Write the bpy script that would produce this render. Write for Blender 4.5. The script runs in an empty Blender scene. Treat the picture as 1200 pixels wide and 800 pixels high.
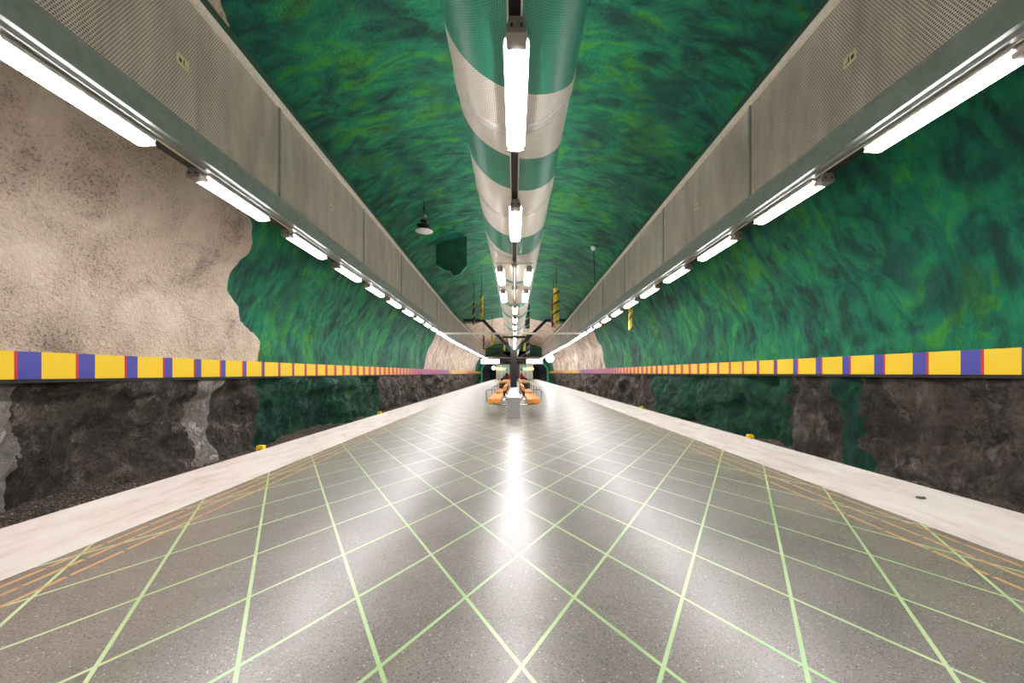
import bpy, math, random
from mathutils import Vector, noise
random.seed(7)
SC = bpy.context.scene
COL = SC.collection

# ------------------------------------------------------------ camera, world, exposure
EYE = 1.05          # camera height above the platform
F = 466.0           # focal length in px of a 1200 px wide frame
cam_d = bpy.data.cameras.new('camera'); cam = bpy.data.objects.new('camera', cam_d); COL.objects.link(cam)
cam.location = (0, 0, EYE); cam.rotation_euler = (math.pi/2, 0, 0)
cam_d.sensor_width = 36; cam_d.lens = F/1200*36
cam_d.shift_x = -3/1200; cam_d.shift_y = 37/1200; cam_d.clip_start = .02
SC.camera = cam
w = bpy.data.worlds.new('world'); SC.world = w; w.use_nodes = True
w.node_tree.nodes['Background'].inputs[0].default_value = (.9, .95, 1, 1)
w.node_tree.nodes['Background'].inputs[1].default_value = .15
SC.view_settings.view_transform = 'Standard'; SC.view_settings.look = 'None'
SC.view_settings.gamma = 1; SC.view_settings.use_curve_mapping = False
SC.view_settings.exposure = 1.75
LAMP = 17.0
VAULT_FILL = 8.0       # strength of the unseen strip added on the pipe to brighten the vault         # strength of the fluorescent diffusers
SC.cycles.max_bounces = 8; SC.cycles.diffuse_bounces = 5; SC.cycles.glossy_bounces = 4
SC.cycles.use_denoising = True

# ------------------------------------------------------------ node helpers
def srgb(r, g, b):
    f = lambda c: (c/255/12.92) if c/255 <= .04045 else ((c/255+.055)/1.055)**2.4
    return (f(r), f(g), f(b), 1)
class NT:
    def __init__(s, name):
        s.m = bpy.data.materials.new(name); s.m.use_nodes = True
        s.t = s.m.node_tree; s.n = s.t.nodes; s.b = s.n['Principled BSDF']
    def link(s, a, b): s.t.links.new(a, b)
    def put(s, sock, v):
        if v is None: return
        if isinstance(v, bpy.types.NodeSocket): s.link(v, sock)
        else: sock.default_value = v
    def math(s, op, a, b=None, c=None, clamp=False):
        n = s.n.new('ShaderNodeMath'); n.operation = op; n.use_clamp = clamp
        s.put(n.inputs[0], a); s.put(n.inputs[1], b); s.put(n.inputs[2], c)
        return n.outputs[0]
    def pos(s):
        n = s.n.new('ShaderNodeNewGeometry'); x = s.n.new('ShaderNodeSeparateXYZ'); s.link(n.outputs['Position'], x.inputs[0])
        return n.outputs['Position'], x.outputs[0], x.outputs[1], x.outputs[2]
    def objpos(s):
        n = s.n.new('ShaderNodeTexCoord'); x = s.n.new('ShaderNodeSeparateXYZ'); s.link(n.outputs['Object'], x.inputs[0])
        return n.outputs['Object'], x.outputs[0], x.outputs[1], x.outputs[2]
    def comb(s, x, y, z):
        n = s.n.new('ShaderNodeCombineXYZ'); s.put(n.inputs[0], x); s.put(n.inputs[1], y); s.put(n.inputs[2], z); return n.outputs[0]
    def scale(s, v, sc):
        n = s.n.new('ShaderNodeVectorMath'); n.operation = 'MULTIPLY'; s.link(v, n.inputs[0]); s.put(n.inputs[1], sc); return n.outputs[0]
    def noise(s, v, scale, detail=4, rough=.55, dist=0, typ='FBM'):
        n = s.n.new('ShaderNodeTexNoise'); s.link(v, n.inputs['Vector']); n.noise_type = typ
        n.inputs['Scale'].default_value = scale; n.inputs['Detail'].default_value = detail
        n.inputs['Roughness'].default_value = rough; n.inputs['Distortion'].default_value = dist
        return n.outputs[0]
    def voro(s, v, scale, feat='F1', out=0):
        n = s.n.new('ShaderNodeTexVoronoi'); n.feature = feat; s.link(v, n.inputs['Vector']); n.inputs['Scale'].default_value = scale
        return n.outputs[out]
    def ramp(s, f, stops, interp='LINEAR'):
        n = s.n.new('ShaderNodeValToRGB'); cr = n.color_ramp; cr.interpolation = interp
        while len(cr.elements) > 1: cr.elements.remove(cr.elements[-1])
        for i, (p, c) in enumerate(stops):
            if not isinstance(c, tuple): c = (c, c, c, 1)
            e = cr.elements[0] if i == 0 else cr.elements.new(p)
            e.position = p; e.color = c
        s.put(n.inputs[0], f); return n.outputs[0]
    def mix(s, f, a, b, blend='MIX'):
        n = s.n.new('ShaderNodeMix'); n.data_type = 'RGBA'; n.blend_type = blend
        s.put(n.inputs[0], f); s.put(n.inputs[6], a); s.put(n.inputs[7], b); return n.outputs[2]
    def bump(s, h, strength=.5, dist=.02):
        n = s.n.new('ShaderNodeBump'); s.put(n.inputs['Height'], h); n.inputs['Strength'].default_value = strength; n.inputs['Distance'].default_value = dist
        s.link(n.outputs[0], s.b.inputs['Normal'])
    def set(s, color=None, rough=None, metal=None, spec=None):
        s.put(s.b.inputs['Base Color'], color); s.put(s.b.inputs['Roughness'], rough); s.put(s.b.inputs['Metallic'], metal)
        s.put(s.b.inputs['Specular IOR Level'], spec)
def plain(name, rgb, rough=.5, metal=0, nscale=18, amt=.12, bump=0, emit=0):
    t = NT(name); v = t.objpos()[0]; nz = t.noise(v, nscale, 3)
    c = srgb(*rgb); lo = tuple(k*(1-amt) for k in c[:3])+(1,); hi = tuple(min(1, k*(1+amt)) for k in c[:3])+(1,)
    t.set(t.ramp(nz, [(.3, lo), (.7, hi)]), rough, metal)
    if bump: t.bump(nz, bump, .01)
    if emit:
        t.b.inputs['Emission Color'].default_value = c; t.b.inputs['Emission Strength'].default_value = emit
    return t.m

# ------------------------------------------------------------ materials
def mat_cave():
    t = NT('painted_cave_rock'); P, X, Y, Z = t.pos()
    H = t.math('SUBTRACT', Z, EYE)
    # green brushwork
    sw = t.scale(P, (.6, .9, .6))
    n1 = t.noise(sw, .42, 5, .6, 1.6)
    n2 = t.noise(t.scale(P, (.6, 1.2, .6)), 1.3, 6, .58, 1.9)
    n3 = t.noise(P, 14, 5, .7, .8)
    g = t.math('ADD', t.math('MULTIPLY', n1, .45), t.math('MULTIPLY', n2, .55))
    green = t.ramp(g, [(.34, srgb(0, 40, 38)), (.42, srgb(0, 72, 58)), (.49, srgb(0, 110, 82)), (.54, srgb(0, 126, 84)), (.59, srgb(62, 146, 40)), (.68, srgb(0, 100, 82))])
    brush = t.noise(t.scale(P, (.8, 1.45, .85)), 1.5, 8, .62, 1.3)
    green = t.mix(t.math('MULTIPLY', t.ramp(brush, [(.36, 1.0), (.52, 0.0)]), .55), green, srgb(0, 44, 32))
    green = t.mix(t.math('MULTIPLY', t.ramp(brush, [(.5, 0.0), (.64, 1.0)]), .26), green, srgb(40, 160, 84))
    # patches of deep teal
    big = t.noise(P, .7, 3, .5, .6)
    green = t.mix(t.math('MULTIPLY', t.ramp(big, [(.52, 0.0), (.62, 1.0)]), .55), green, srgb(0, 62, 58))
    # beige plaster
    nb = t.noise(P, 1.1, 6, .62, .4)
    beige = t.ramp(nb, [(.3, srgb(156, 138, 122)), (.45, srgb(206, 186, 164)), (.7, srgb(230, 212, 190))])
    spots = t.math('MULTIPLY', t.ramp(t.noise(P, 30, 6, .8), [(.53, 0.0), (.6, 1.0)]), t.ramp(nb, [(.38, 1.0), (.6, .1)]))
    beige = t.mix(spots, beige, srgb(92, 76, 64))
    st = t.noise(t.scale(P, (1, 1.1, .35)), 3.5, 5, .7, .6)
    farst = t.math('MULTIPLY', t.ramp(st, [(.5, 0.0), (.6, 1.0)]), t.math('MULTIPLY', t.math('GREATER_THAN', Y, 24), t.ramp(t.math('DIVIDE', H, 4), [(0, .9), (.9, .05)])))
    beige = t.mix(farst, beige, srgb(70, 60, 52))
    # bare rock
    rv = t.scale(P, (1, 1, .8))
    r1 = t.noise(rv, 1.9, 8, .74, .35)
    r2 = t.noise(rv, 6, 8, .8, .15)
    rock = t.ramp(t.math('ADD', t.math('MULTIPLY', r1, .5), t.math('MULTIPLY', r2, .5)), [(.37, srgb(26, 21, 19)), (.45, srgb(64, 56, 51)), (.52, srgb(94, 84, 77)), (.6, srgb(160, 148, 134)), (.68, srgb(124, 108, 96))])
    wp = t.n.new('ShaderNodeVectorMath'); wp.operation = 'ADD'; t.link(rv, wp.inputs[0]); t.link(t.scale(t.comb(r1, r2, r1), (.9, .9, .9)), wp.inputs[1])
    crag = t.ramp(t.voro(wp.outputs[0], 2.6, 'DISTANCE_TO_EDGE'), [(0, 0.0), (.05, .45), (.4, 1.0)])
    facet = t.n.new('ShaderNodeTexVoronoi'); t.link(wp.outputs[0], facet.inputs['Vector']); facet.inputs['Scale'].default_value = 2.6
    fs_ = t.n.new('ShaderNodeSeparateColor'); t.link(facet.outputs['Color'], fs_.inputs[0])
    rock = t.mix(t.math('MULTIPLY', fs_.outputs[0], .6), rock, srgb(138, 124, 112))
    fine = t.ramp(t.noise(P, 17, 5, .8), [(.42, 1.0), (.5, 0.0)]); rock = t.mix(t.math('MULTIPLY', fine, .4), rock, srgb(34, 29, 27))
    vein = t.noise(t.scale(P, (1, 1.6, .3)), 2.2, 6, .7, 1.2)
    rock = t.mix(t.math('MULTIPLY', t.ramp(vein, [(.6, 0.0), (.66, 1.0)]), .5), rock, srgb(170, 160, 146))
    # which coat is where
    wob = t.math('MULTIPLY', t.math('SUBTRACT', t.noise(P, .9, 3, .45), .5), 1.3)
    H6 = t.math('DIVIDE', H, 6, clamp=True)
    Yw = t.math('ADD', Y, wob)
    zb = t.math('MULTIPLY', t.ramp(H6, [(0, 9.3/20), (.12, 9.15/20), (.28, 8.2/20), (.38, 7.9/20), (.48, 7.7/20), (.79, 5.35/20), (.92, 4.4/20)]), 20)
    near_b = t.math('MULTIPLY', t.math('LESS_THAN', Yw, zb), t.math('LESS_THAN', X, 0))
    zr = t.math('MULTIPLY', t.ramp(H6, [(0, 26.2/60), (.45, 26.6/60), (.62, 30/60), (.8, 38.5/60), (.9, 39.5/60)]), 60)
    far_b = t.math('MULTIPLY', t.math('GREATER_THAN', Yw, zr), t.math('LESS_THAN', Yw, 60.5))
    isb = t.math('MAXIMUM', near_b, far_b)
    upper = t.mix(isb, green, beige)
    # below the striped rail: 0 rock, .5 green, 1 beige
    wl = t.math('MULTIPLY', t.math('SUBTRACT', t.noise(P, 1.2, 4, .5), .5), 1.3)
    yl = t.math('DIVIDE', t.math('ADD', Y, wl), 80)
    L = t.ramp(yl, [(0, 1.0), (4.9/80, 0.0), (7.2/80, 1.0), (8.1/80, 0.0), (9.2/80, .5), (17.6/80, 0.0), (60/80, .5)], 'CONSTANT')
    R = t.ramp(yl, [(0, 0.0), (6.6/80, .5), (7.3/80, 0.0), (8.7/80, .5), (17.8/80, 0.0), (60/80, .5)], 'CONSTANT')
    sel = t.mix(t.math('GREATER_THAN', X, 0), L, R)
    dgreen = t.mix(t.math('MULTIPLY', t.ramp(r2, [(.42, 0.0), (.58, 1.0)]), .45), t.mix(.55, green, srgb(10, 84, 60)), srgb(54, 66, 56))
    gbeige = t.mix(t.math('MULTIPLY', t.ramp(r2, [(.42, 0.0), (.6, 1.0)]), .6), srgb(206, 196, 182), srgb(120, 112, 102))
    low = t.mix(t.math('GREATER_THAN', sel, .25), rock, dgreen)
    low = t.mix(t.math('GREATER_THAN', sel, .75), low, gbeige)
    isup = t.math('GREATER_THAN', H, -.02)
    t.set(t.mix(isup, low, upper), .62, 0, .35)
    # relief: sprayed concrete above, fissured rock below
    hh = t.mix(isup, t.math('ADD', t.math('MULTIPLY', r2, 2.0), t.math('ADD', t.math('MULTIPLY', r1, 2.4), t.math('MULTIPLY', crag, 2.2))), t.math('ADD', t.math('MULTIPLY', n3, .9), t.math('MULTIPLY', t.noise(P, 2.2, 5, .6), 1.2)))
    t.bump(hh, 1.0, .06)
    return t.m

def mat_floor():
    t = NT('polished_terrazzo'); P, X, Y, Z = t.pos()
    n = t.noise(P, 1.4, 5, .6, .5)
    base = t.ramp(n, [(.3, srgb(106, 98, 91)), (.7, srgb(134, 125, 117))])
    v = t.n.new('ShaderNodeTexVoronoi'); t.link(P, v.inputs['Vector']); v.inputs['Scale'].default_value = 150
    sx = t.n.new('ShaderNodeSeparateColor'); t.link(v.outputs['Color'], sx.inputs[0])
    rnd = sx.outputs[0]; inside = t.math('LESS_THAN', v.outputs['Distance'], .46)
    base = t.mix(t.math('MULTIPLY', inside, t.math('LESS_THAN', rnd, .22)), base, srgb(62, 57, 54))
    base = t.mix(t.math('MULTIPLY', inside, t.math('GREATER_THAN', rnd, .9)), base, srgb(160, 148, 136))
    base = t.mix(t.math('MULTIPLY', inside, t.math('GREATER_THAN', rnd, .985)), base, srgb(196, 190, 180))
    a = t.math('DIVIDE', t.math('SUBTRACT', Y, 1.423), .88); b = t.math('DIVIDE', t.math('SUBTRACT', X, .025), .508)
    masks = []
    for op in ('ADD', 'SUBTRACT'):
        f = t.math('FRACT', t.math('ADD', t.math(op, a, b), 100.5))
        d = t.math('ABSOLUTE', t.math('SUBTRACT', f, .5))
        masks.append(t.math('LESS_THAN', d, .018))
    line = t.math('MAXIMUM', *masks)
    # the brass-green strips are of slightly differing alloys
    green = t.ramp(t.noise(t.scale(P, (.9, .9, .9)), 1.3, 2), [(.35, srgb(150, 192, 122)), (.6, srgb(192, 210, 156)), (.75, srgb(172, 206, 162))])
    col = t.mix(line, base, green)
    def dash(x0, ph):
        m1 = t.math('LESS_THAN', t.math('ABSOLUTE', t.math('SUBTRACT', X, x0)), .012)
        m2 = t.math('LESS_THAN', t.math('FRACT', t.math('ADD', t.math('DIVIDE', Y, .30), ph)), .93)
        return t.math('MULTIPLY', m1, m2)
    dm = None
    for x0, ph in ((-2.31, .1), (-2.43, .45), (-2.525, .8), (2.47, .1), (2.62, .45), (2.76, .8)):
        d = dash(x0, ph); dm = d if dm is None else t.math('MAXIMUM', dm, d)
    col = t.mix(dm, col, srgb(196, 150, 96))
    t.set(col, .32, 0, 1.0)
    t.b.inputs['Coat Weight'].default_value = .08; t.b.inputs['Coat Roughness'].default_value = .19
    t.bump(t.noise(P, 1.5, 2, .5), .045, .02)
    return t.m

def mat_band(name, y0, per):
    t = NT(name); P, X, Y, Z = t.pos()
    fr = t.math('FRACT', t.math('ADD', t.math('DIVIDE', t.math('SUBTRACT', Y, y0), per), 100))
    yn = t.math('DIVIDE', Y, 70, clamp=True)
    ya = t.ramp(yn, [(4/70, .54), (5/70, .58), (6.3/70, .69), (8/70, .74), (10/70, .86), (12/70, .78), (15/70, .62), (20/70, .34), (25/70, .0), (35/70, .0), (38/70, .7), (45/70, .6), (52/70, .2), (64/70, .7)])
    yr = t.ramp(yn, [(0, .045), (9.5/70, .06), (12/70, .2), (15/70, .38), (20/70, .62), (25/70, .6), (32/70, .35), (38/70, .15), (45/70, .2), (52/70, .5), (64/70, .2)])
    y = t.math('LESS_THAN', fr, ya); r = t.math('LESS_THAN', fr, t.math('ADD', ya, yr))
    c = t.mix(r, srgb(62, 62, 150), srgb(196, 34, 36)); c = t.mix(y, c, srgb(230, 192, 6))
    c = t.mix(t.math('MULTIPLY', t.ramp(t.noise(P, 40, 4, .7), [(.62, 0.0), (.7, 1.0)]), .25), c, srgb(120, 104, 40))
    t.set(c, .42, 0); return t.m

def mat_grille():
    t = NT('expanded_metal_grille'); P, X, Y, Z = t.pos()
    u = t.math('DIVIDE', Y, .026); v = t.math('DIVIDE', Z, .022)
    row = t.math('FLOOR', v); off = t.math('MULTIPLY', t.math('MODULO', row, 2), .5)
    fu = t.math('ABSOLUTE', t.math('SUBTRACT', t.math('FRACT', t.math('ADD', u, off)), .5))
    fv = t.math('ABSOLUTE', t.math('SUBTRACT', t.math('FRACT', v), .5))
    hole = t.math('LESS_THAN', t.math('ADD', fu, fv), .36)
    dirt = t.noise(t.scale(P, (1, 1.5, .4)), 2.2, 5, .65)
    metal = t.ramp(dirt, [(.3, srgb(176, 160, 148)), (.7, srgb(220, 204, 188))])
    t.set(t.mix(hole, metal, srgb(36, 34, 33)), .5, .05)
    t.bump(t.math('SUBTRACT', 1, hole), .6, .004)
    return t.m

def mat_pipe():
    t = NT('banded_pipe_skin'); P, X, Y, Z = t.pos()
    zc = EYE+2.69
    th = t.math('ARCTAN2', X, t.math('SUBTRACT', zc, Z))          # 0 at the bottom, + to the right
    q = t.math('DIVIDE', th, math.radians(78))
    sh = t.math('ADD', t.math('MULTIPLY', q, .30), t.math('MULTIPLY', t.math('MULTIPLY', q, q), .12))
    v = t.math('DIVIDE', t.math('SUBTRACT', Y, sh), 60)
    gr, wh = 0.0, 1.0
    ed = [(0, gr), (2.96, wh), (3.77, gr), (4.56, wh), (6.15, gr), (7.05, wh), (9.2, gr), (9.45, wh), (12.4, gr), (13.0, wh), (15.2, gr), (15.9, wh), (19.5, gr), (20.3, wh), (25, gr), (26.2, wh), (33, gr), (35, wh), (43, gr), (45, wh)]
    s = t.ramp(v, [(p/60, c) for p, c in ed], 'CONSTANT')
    col = t.mix(s, srgb(52, 156, 128), srgb(246, 238, 224))
    uu = t.math('DIVIDE', Y, .020); vv = t.math('DIVIDE', th, .030)
    rr = t.math('FLOOR', vv); of = t.math('MULTIPLY', t.math('FLOORED_MODULO', rr, 2), .5)
    a = t.math('SUBTRACT', t.math('FRACT', t.math('ADD', uu, of)), .5); b = t.math('SUBTRACT', t.math('FRACT', vv), .5)
    hole = t.math('LESS_THAN', t.math('ADD', t.math('MULTIPLY', a, a), t.math('MULTIPLY', b, b)), .075)
    nearm = t.math('LESS_THAN', t.math('SUBTRACT', Y, 0), 4.3)
    hole = t.math('MULTIPLY', hole, nearm)
    t.set(t.mix(hole, col, t.mix(.65, col, srgb(20, 24, 24))), .33, 0)
    t.bump(t.math('SUBTRACT', t.math('MULTIPLY', t.noise(t.scale(P, (1, 12, 1)), 3, 2), .3), hole), .3, .003)
    return t.m

def mat_stripe(name, a, b, c, per=.35, tilt=1.0, dots=False):
    t = NT(name); P, X, Y, Z = t.objpos()
    th = t.math('DIVIDE', t.math('ARCTAN2', X, Y), 2*math.pi)
    ph = t.math('FRACT', t.math('ADD', t.math('ADD', t.math('DIVIDE', Z, per), t.math('MULTIPLY', th, tilt)), 50))
    col = t.ramp(ph, [(0, srgb(*a)), (.45, srgb(*b)), (.62, srgb(*a)), (.8, srgb(*c)), (.92, srgb(*a))], 'CONSTANT')
    if dots:
        k = t.voro(P, 26); col = t.mix(t.math('LESS_THAN', k, .32), col, srgb(*b))
    t.set(col, .45); return t.m

def mat_gravel():
    t = NT('ballast'); P = t.pos()[0]
    v = t.n.new('ShaderNodeTexVoronoi'); t.link(P, v.inputs['Vector']); v.inputs['Scale'].default_value = 42
    sx = t.n.new('ShaderNodeSeparateColor'); t.link(v.outputs['Color'], sx.inputs[0])
    t.set(t.ramp(sx.outputs[0], [(0, srgb(34, 30, 28)), (.6, srgb(78, 68, 60)), (.9, srgb(120, 96, 76)), (1, srgb(150, 140, 130))]), .8)
    t.bump(t.math('SUBTRACT', 1, v.outputs['Distance']), 1, .03); return t.m
def mat_granite():
    t = NT('speckled_granite'); P = t.pos()[0]
    n = t.noise(P, 60, 4, .8)
    t.set(t.ramp(n, [(.38, srgb(96, 94, 92)), (.5, srgb(150, 148, 146)), (.62, srgb(196, 194, 190))]), .35); return t.m
def mat_wood():
    t = NT('varnished_wood'); P = t.pos()[0]
    n = t.noise(t.scale(P, (9, .7, 9)), 2.5, 5, .6, .5)
    t.set(t.ramp(n, [(.3, srgb(196, 112, 40)), (.7, srgb(240, 168, 84))]), .32); return t.m
def mat_strip():
    t = NT('pale_edge_stone'); P = t.pos()[0]
    n = t.noise(t.scale(P, (2, .6, 1)), 2.4, 6, .65, .4)
    c = t.ramp(n, [(.3, srgb(184, 170, 160)), (.5, srgb(204, 193, 184)), (.75, srgb(214, 206, 200))])
    c = t.mix(t.math('MULTIPLY', t.ramp(t.noise(P, 30, 5, .8), [(.62, 0.0), (.72, 1.0)]), .3), c, srgb(166, 148, 132))
    t.set(c, .55, 0, .3); return t.m
def mat_light(name, col, s):
    t = NT(name); t.set(srgb(240, 240, 240), .4); t.b.inputs['Emission Color'].default_value = col; t.b.inputs['Emission Strength'].default_value = s
    return t.m

M = dict(cave=mat_cave(), floor=mat_floor(), bandL=mat_band('striped_enamel_left', 4.977, .6345), bandR=mat_band('striped_enamel_right', 5.278, .6345),
    grille=mat_grille(), pipe=mat_pipe(), gravel=mat_gravel(), granite=mat_granite(), wood=mat_wood(), strip=mat_strip(),
    lamp=mat_light('lit_diffuser', (1, .97, 1, 1), LAMP), vault_fill=mat_light('added_vault_fill', (1, .97, 1, 1), VAULT_FILL), sign=mat_light('lit_sign_face', (1, .98, 1, 1), 1.6),
    channel=plain('grey_green_steel', (124, 130, 124), .45, .2, 9), rail=plain('pale_aluminium', (232, 220, 204), .4, .1),
    darkgreen=plain('dark_green_angle', (58, 78, 66), .5, .2), dark=plain('near_black_steel', (26, 27, 28), .45, .2), pillar=plain('charcoal_paint', (46, 46, 48), .4, .1),
    bracket=plain('galvanised_bracket', (146, 138, 130), .4, .5), white=plain('white_enamel', (226, 222, 216), .4), chrome=plain('chrome', (210, 210, 212), .15, 1),
    yellow=plain('yellow_enamel', (240, 200, 24), .4), red=plain('red_cloth', (206, 34, 28), .7), navy=plain('dark_cloth', (34, 38, 46), .8), skin=plain('skin', (206, 156, 128), .5),
    orange=plain('orange_cap_cloth', (226, 110, 60), .7), hair=plain('brown_hair', (70, 48, 34), .7), sticker=plain('cream_sticker', (214, 204, 160), .6),
    ink=plain('sticker_ink', (60, 56, 40), .6), baffle=plain('dark_green_paint', (10, 78, 52), .7, 0, 3, .35, .3), beam=plain('grey_beam', (226, 220, 204), .5, .2),
    concrete=plain('grey_concrete', (104, 100, 96), .8, 0, 4, .2, .4), soot=plain('sooty_concrete', (58, 54, 54), .85, 0, 3, .3, .4), greentile=plain('turquoise_tile', (90, 226, 190), .35),
    mirror=plain('pale_lamp_globe', (240, 240, 244), .3), doorglass=plain('frosted_glass', (196, 200, 190), .2), greensign=mat_light('lit_green_sign', (.05, .8, .4, 1), 1.5), yellowsign=mat_light('lit_yellow_sign', (1, .6, .08, 1), 1.2),
    globe=mat_light('lit_globe', (1, .97, 1, 1), 6.0), endwall=plain('dark_end_wall', (110, 112, 104), .7, 0, 2, .25, .3))
M['t1'] = mat_stripe('yellow_weave', (232, 204, 30), (40, 52, 40), (230, 226, 210), .5, 1, True)
M['t2'] = mat_stripe('dark_red_enamel', (140, 22, 34), (196, 160, 30), (140, 22, 34), .9)
M['t3'] = mat_stripe('yellow_blue_red_spiral', (236, 200, 40), (40, 50, 110), (190, 40, 40), .42)
M['t4'] = mat_stripe('black_yellow_red_spiral', (30, 34, 44), (232, 200, 40), (180, 36, 40), .5)
M['t5'] = mat_stripe('dark_green_white_spiral', (10, 70, 56), (10, 70, 56), (220, 226, 214), .45)
M['t6'] = mat_stripe('navy_yellow_spiral', (30, 44, 84), (30, 44, 84), (238, 206, 30), .5)
M['t7'] = mat_stripe('plain_yellow_spiral', (236, 202, 34), (214, 176, 30), (120, 110, 40), .4)

# ------------------------------------------------------------ geometry helpers
class MB:
    def __init__(s): s.v = []; s.f = []; s.mi = []
    def add(s, vs, fs, mi=0):
        o = len(s.v); s.v += [tuple(p) for p in vs]; s.f += [tuple(i+o for i in f) for f in fs]; s.mi += [mi]*len(fs); return s
    def box(s, x0, x1, y0, y1, z0, z1, mi=0, bev=0):
        if bev <= 0:
            vs = [(x, y, z) for z in (z0, z1) for y in (y0, y1) for x in (x0, x1)]
            return s.add(vs, [(0, 2, 3, 1), (4, 5, 7, 6), (0, 1, 5, 4), (2, 6, 7, 3), (0, 4, 6, 2), (1, 3, 7, 5)], mi)
        b = bev; pr = [(x0+b, z0), (x1-b, z0), (x1, z0+b), (x1, z1-b), (x1-b, z1), (x0+b, z1), (x0, z1-b), (x0, z0+b)]
        return s.prism(pr, y0, y1, mi)
    def prism(s, pr, y0, y1, mi=0, rev=False):               # profile of (x, z), along y
        n = len(pr); vs = [(x, y0, z) for x, z in pr]+[(x, y1, z) for x, z in pr]
        fs = [(i, (i+1) % n, n+(i+1) % n, n+i) for i in range(n)]+[tuple(range(n))[::-1], tuple(range(n, 2*n))]
        return s.add(vs, fs, mi)
    def tube(s, pts, r, seg=10, mi=0, cap=True):
        pts = [Vector(p) for p in pts]; rings = []; up = None
        for i, p in enumerate(pts):
            d = (pts[min(i+1, len(pts)-1)]-pts[max(i-1, 0)]).normalized()
            if up is None: up = d.orthogonal().normalized()
            up = (up-d*up.dot(d)).normalized(); sd = d.cross(up)
            rr = r[i] if isinstance(r, (list, tuple)) else r
            rings.append([p+(up*math.cos(2*math.pi*k/seg)+sd*math.sin(2*math.pi*k/seg))*rr for k in range(seg)])
        vs = [q for R_ in rings for q in R_]; fs = []
        for i in range(len(pts)-1):
            for k in range(seg): fs.append((i*seg+k, i*seg+(k+1) % seg, (i+1)*seg+(k+1) % seg, (i+1)*seg+k))
        if cap: fs += [tuple(range(seg))[::-1], tuple(range(len(vs)-seg, len(vs)))]
        return s.add(vs, fs, mi)
    def lathe(s, prof, c=(0, 0, 0), seg=24, mi=0):           # profile of (r, z)
        vs = [(c[0]+r*math.cos(2*math.pi*k/seg), c[1]+r*math.sin(2*math.pi*k/seg), c[2]+z) for r, z in prof for k in range(seg)]
        fs = [(i*seg+k, i*seg+(k+1) % seg, (i+1)*seg+(k+1) % seg, (i+1)*seg+k) for i in range(len(prof)-1) for k in range(seg)]
        return s.add(vs, fs, mi)
    def build(s, name, mats, parent=None, smooth=False, loc=None):
        if not isinstance(mats, (list, tuple)): mats = [mats]
        me = bpy.data.meshes.new(name); vs = s.v
        if loc: vs = [(x-loc[0], y-loc[1], z-loc[2]) for x, y, z in vs]
        me.from_pydata(vs, [], s.f)
        for m in mats: me.materials.append(m)
        me.polygons.foreach_set('material_index', s.mi)
        if smooth: me.polygons.foreach_set('use_smooth', [True]*len(s.f))
        me.update(); o = bpy.data.objects.new(name, me); COL.objects.link(o)
        if loc: o.location = loc
        if parent: o.parent = parent
        return o
def tag(o, label=None, cat=None, group=None, kind=None):
    for k, v in (('label', label), ('category', cat), ('group', group), ('kind', kind)):
        if v: o[k] = v
    return o
def thing(name, label, cat, loc=(0, 0, 0), group=None):
    o = bpy.data.objects.new(name, None); COL.objects.link(o); o.location = loc; o.empty_display_size = .1
    return tag(o, label, cat, group)
def struct(o, label, cat='structure'): return tag(o, label, cat, kind='structure')
def copy_thing(root):
    r = root.copy(); COL.objects.link(r)
    for ch in list(root.children):
        c = ch.copy(); COL.objects.link(c); c.parent = r
        for g in ch.children:
            d = g.copy(); COL.objects.link(d); d.parent = c
    return r
ONES = ['', 'first', 'second', 'third', 'fourth', 'fifth', 'sixth', 'seventh', 'eighth', 'ninth', 'tenth', 'eleventh', 'twelfth', 'thirteenth', 'fourteenth', 'fifteenth', 'sixteenth', 'seventeenth', 'eighteenth', 'nineteenth']
def ordn(n):
    if n < 20: return ONES[n]
    t, o = divmod(n, 10); base = {2: 'twent', 3: 'thirt', 4: 'fort'}[t]
    return base+'ieth' if o == 0 else base+'y-'+ONES[o]
def PX(px, py, d): return ((px-603)*d/F, d, EYE+(437-py)*d/F)

# ------------------------------------------------------------ the cave
W0 = 6.0; YN, YF = -6.0, 70.0
PROF = [(1.03, -.34), (1.02, -.2), (1.005, -.08), (1.0, .0), (1, .05), (.985, .19), (.955, .29), (.90, .39), (.87, .46), (.835, .54), (.79, .63), (.72, .71), (.62, .79), (.48, .855), (.3, .9), (.14, .917), (0, .92)]
def smooth_prof(n):
    pts = []
    d = [0]
    for a, b in zip(PROF, PROF[1:]): d.append(d[-1]+math.dist(a, b))
    for i in range(n+1):
        t = d[-1]*i/n; k = 0
        while k < len(d)-2 and d[k+1] < t: k += 1
        u = (t-d[k])/(d[k+1]-d[k])
        p0, p1, p2, p3 = PROF[max(k-1, 0)], PROF[k], PROF[k+1], PROF[min(k+2, len(PROF)-1)]
        if k+2 > len(PROF)-1: p3 = (-p1[0], p1[1])
        pts.append(tuple(.5*((2*p1[j])+(-p0[j]+p2[j])*u+(2*p0[j]-5*p1[j]+4*p2[j]-p3[j])*u*u+(-p0[j]+3*p1[j]-3*p2[j]+p3[j])*u**3) for j in (0, 1)))
    return pts
HALF = smooth_prof(170)
def vscale(y):
    if y < 55: return 1.0
    t = min(1, (y-55)/12); t = t*t*(3-2*t); return 1-.36*t
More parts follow.
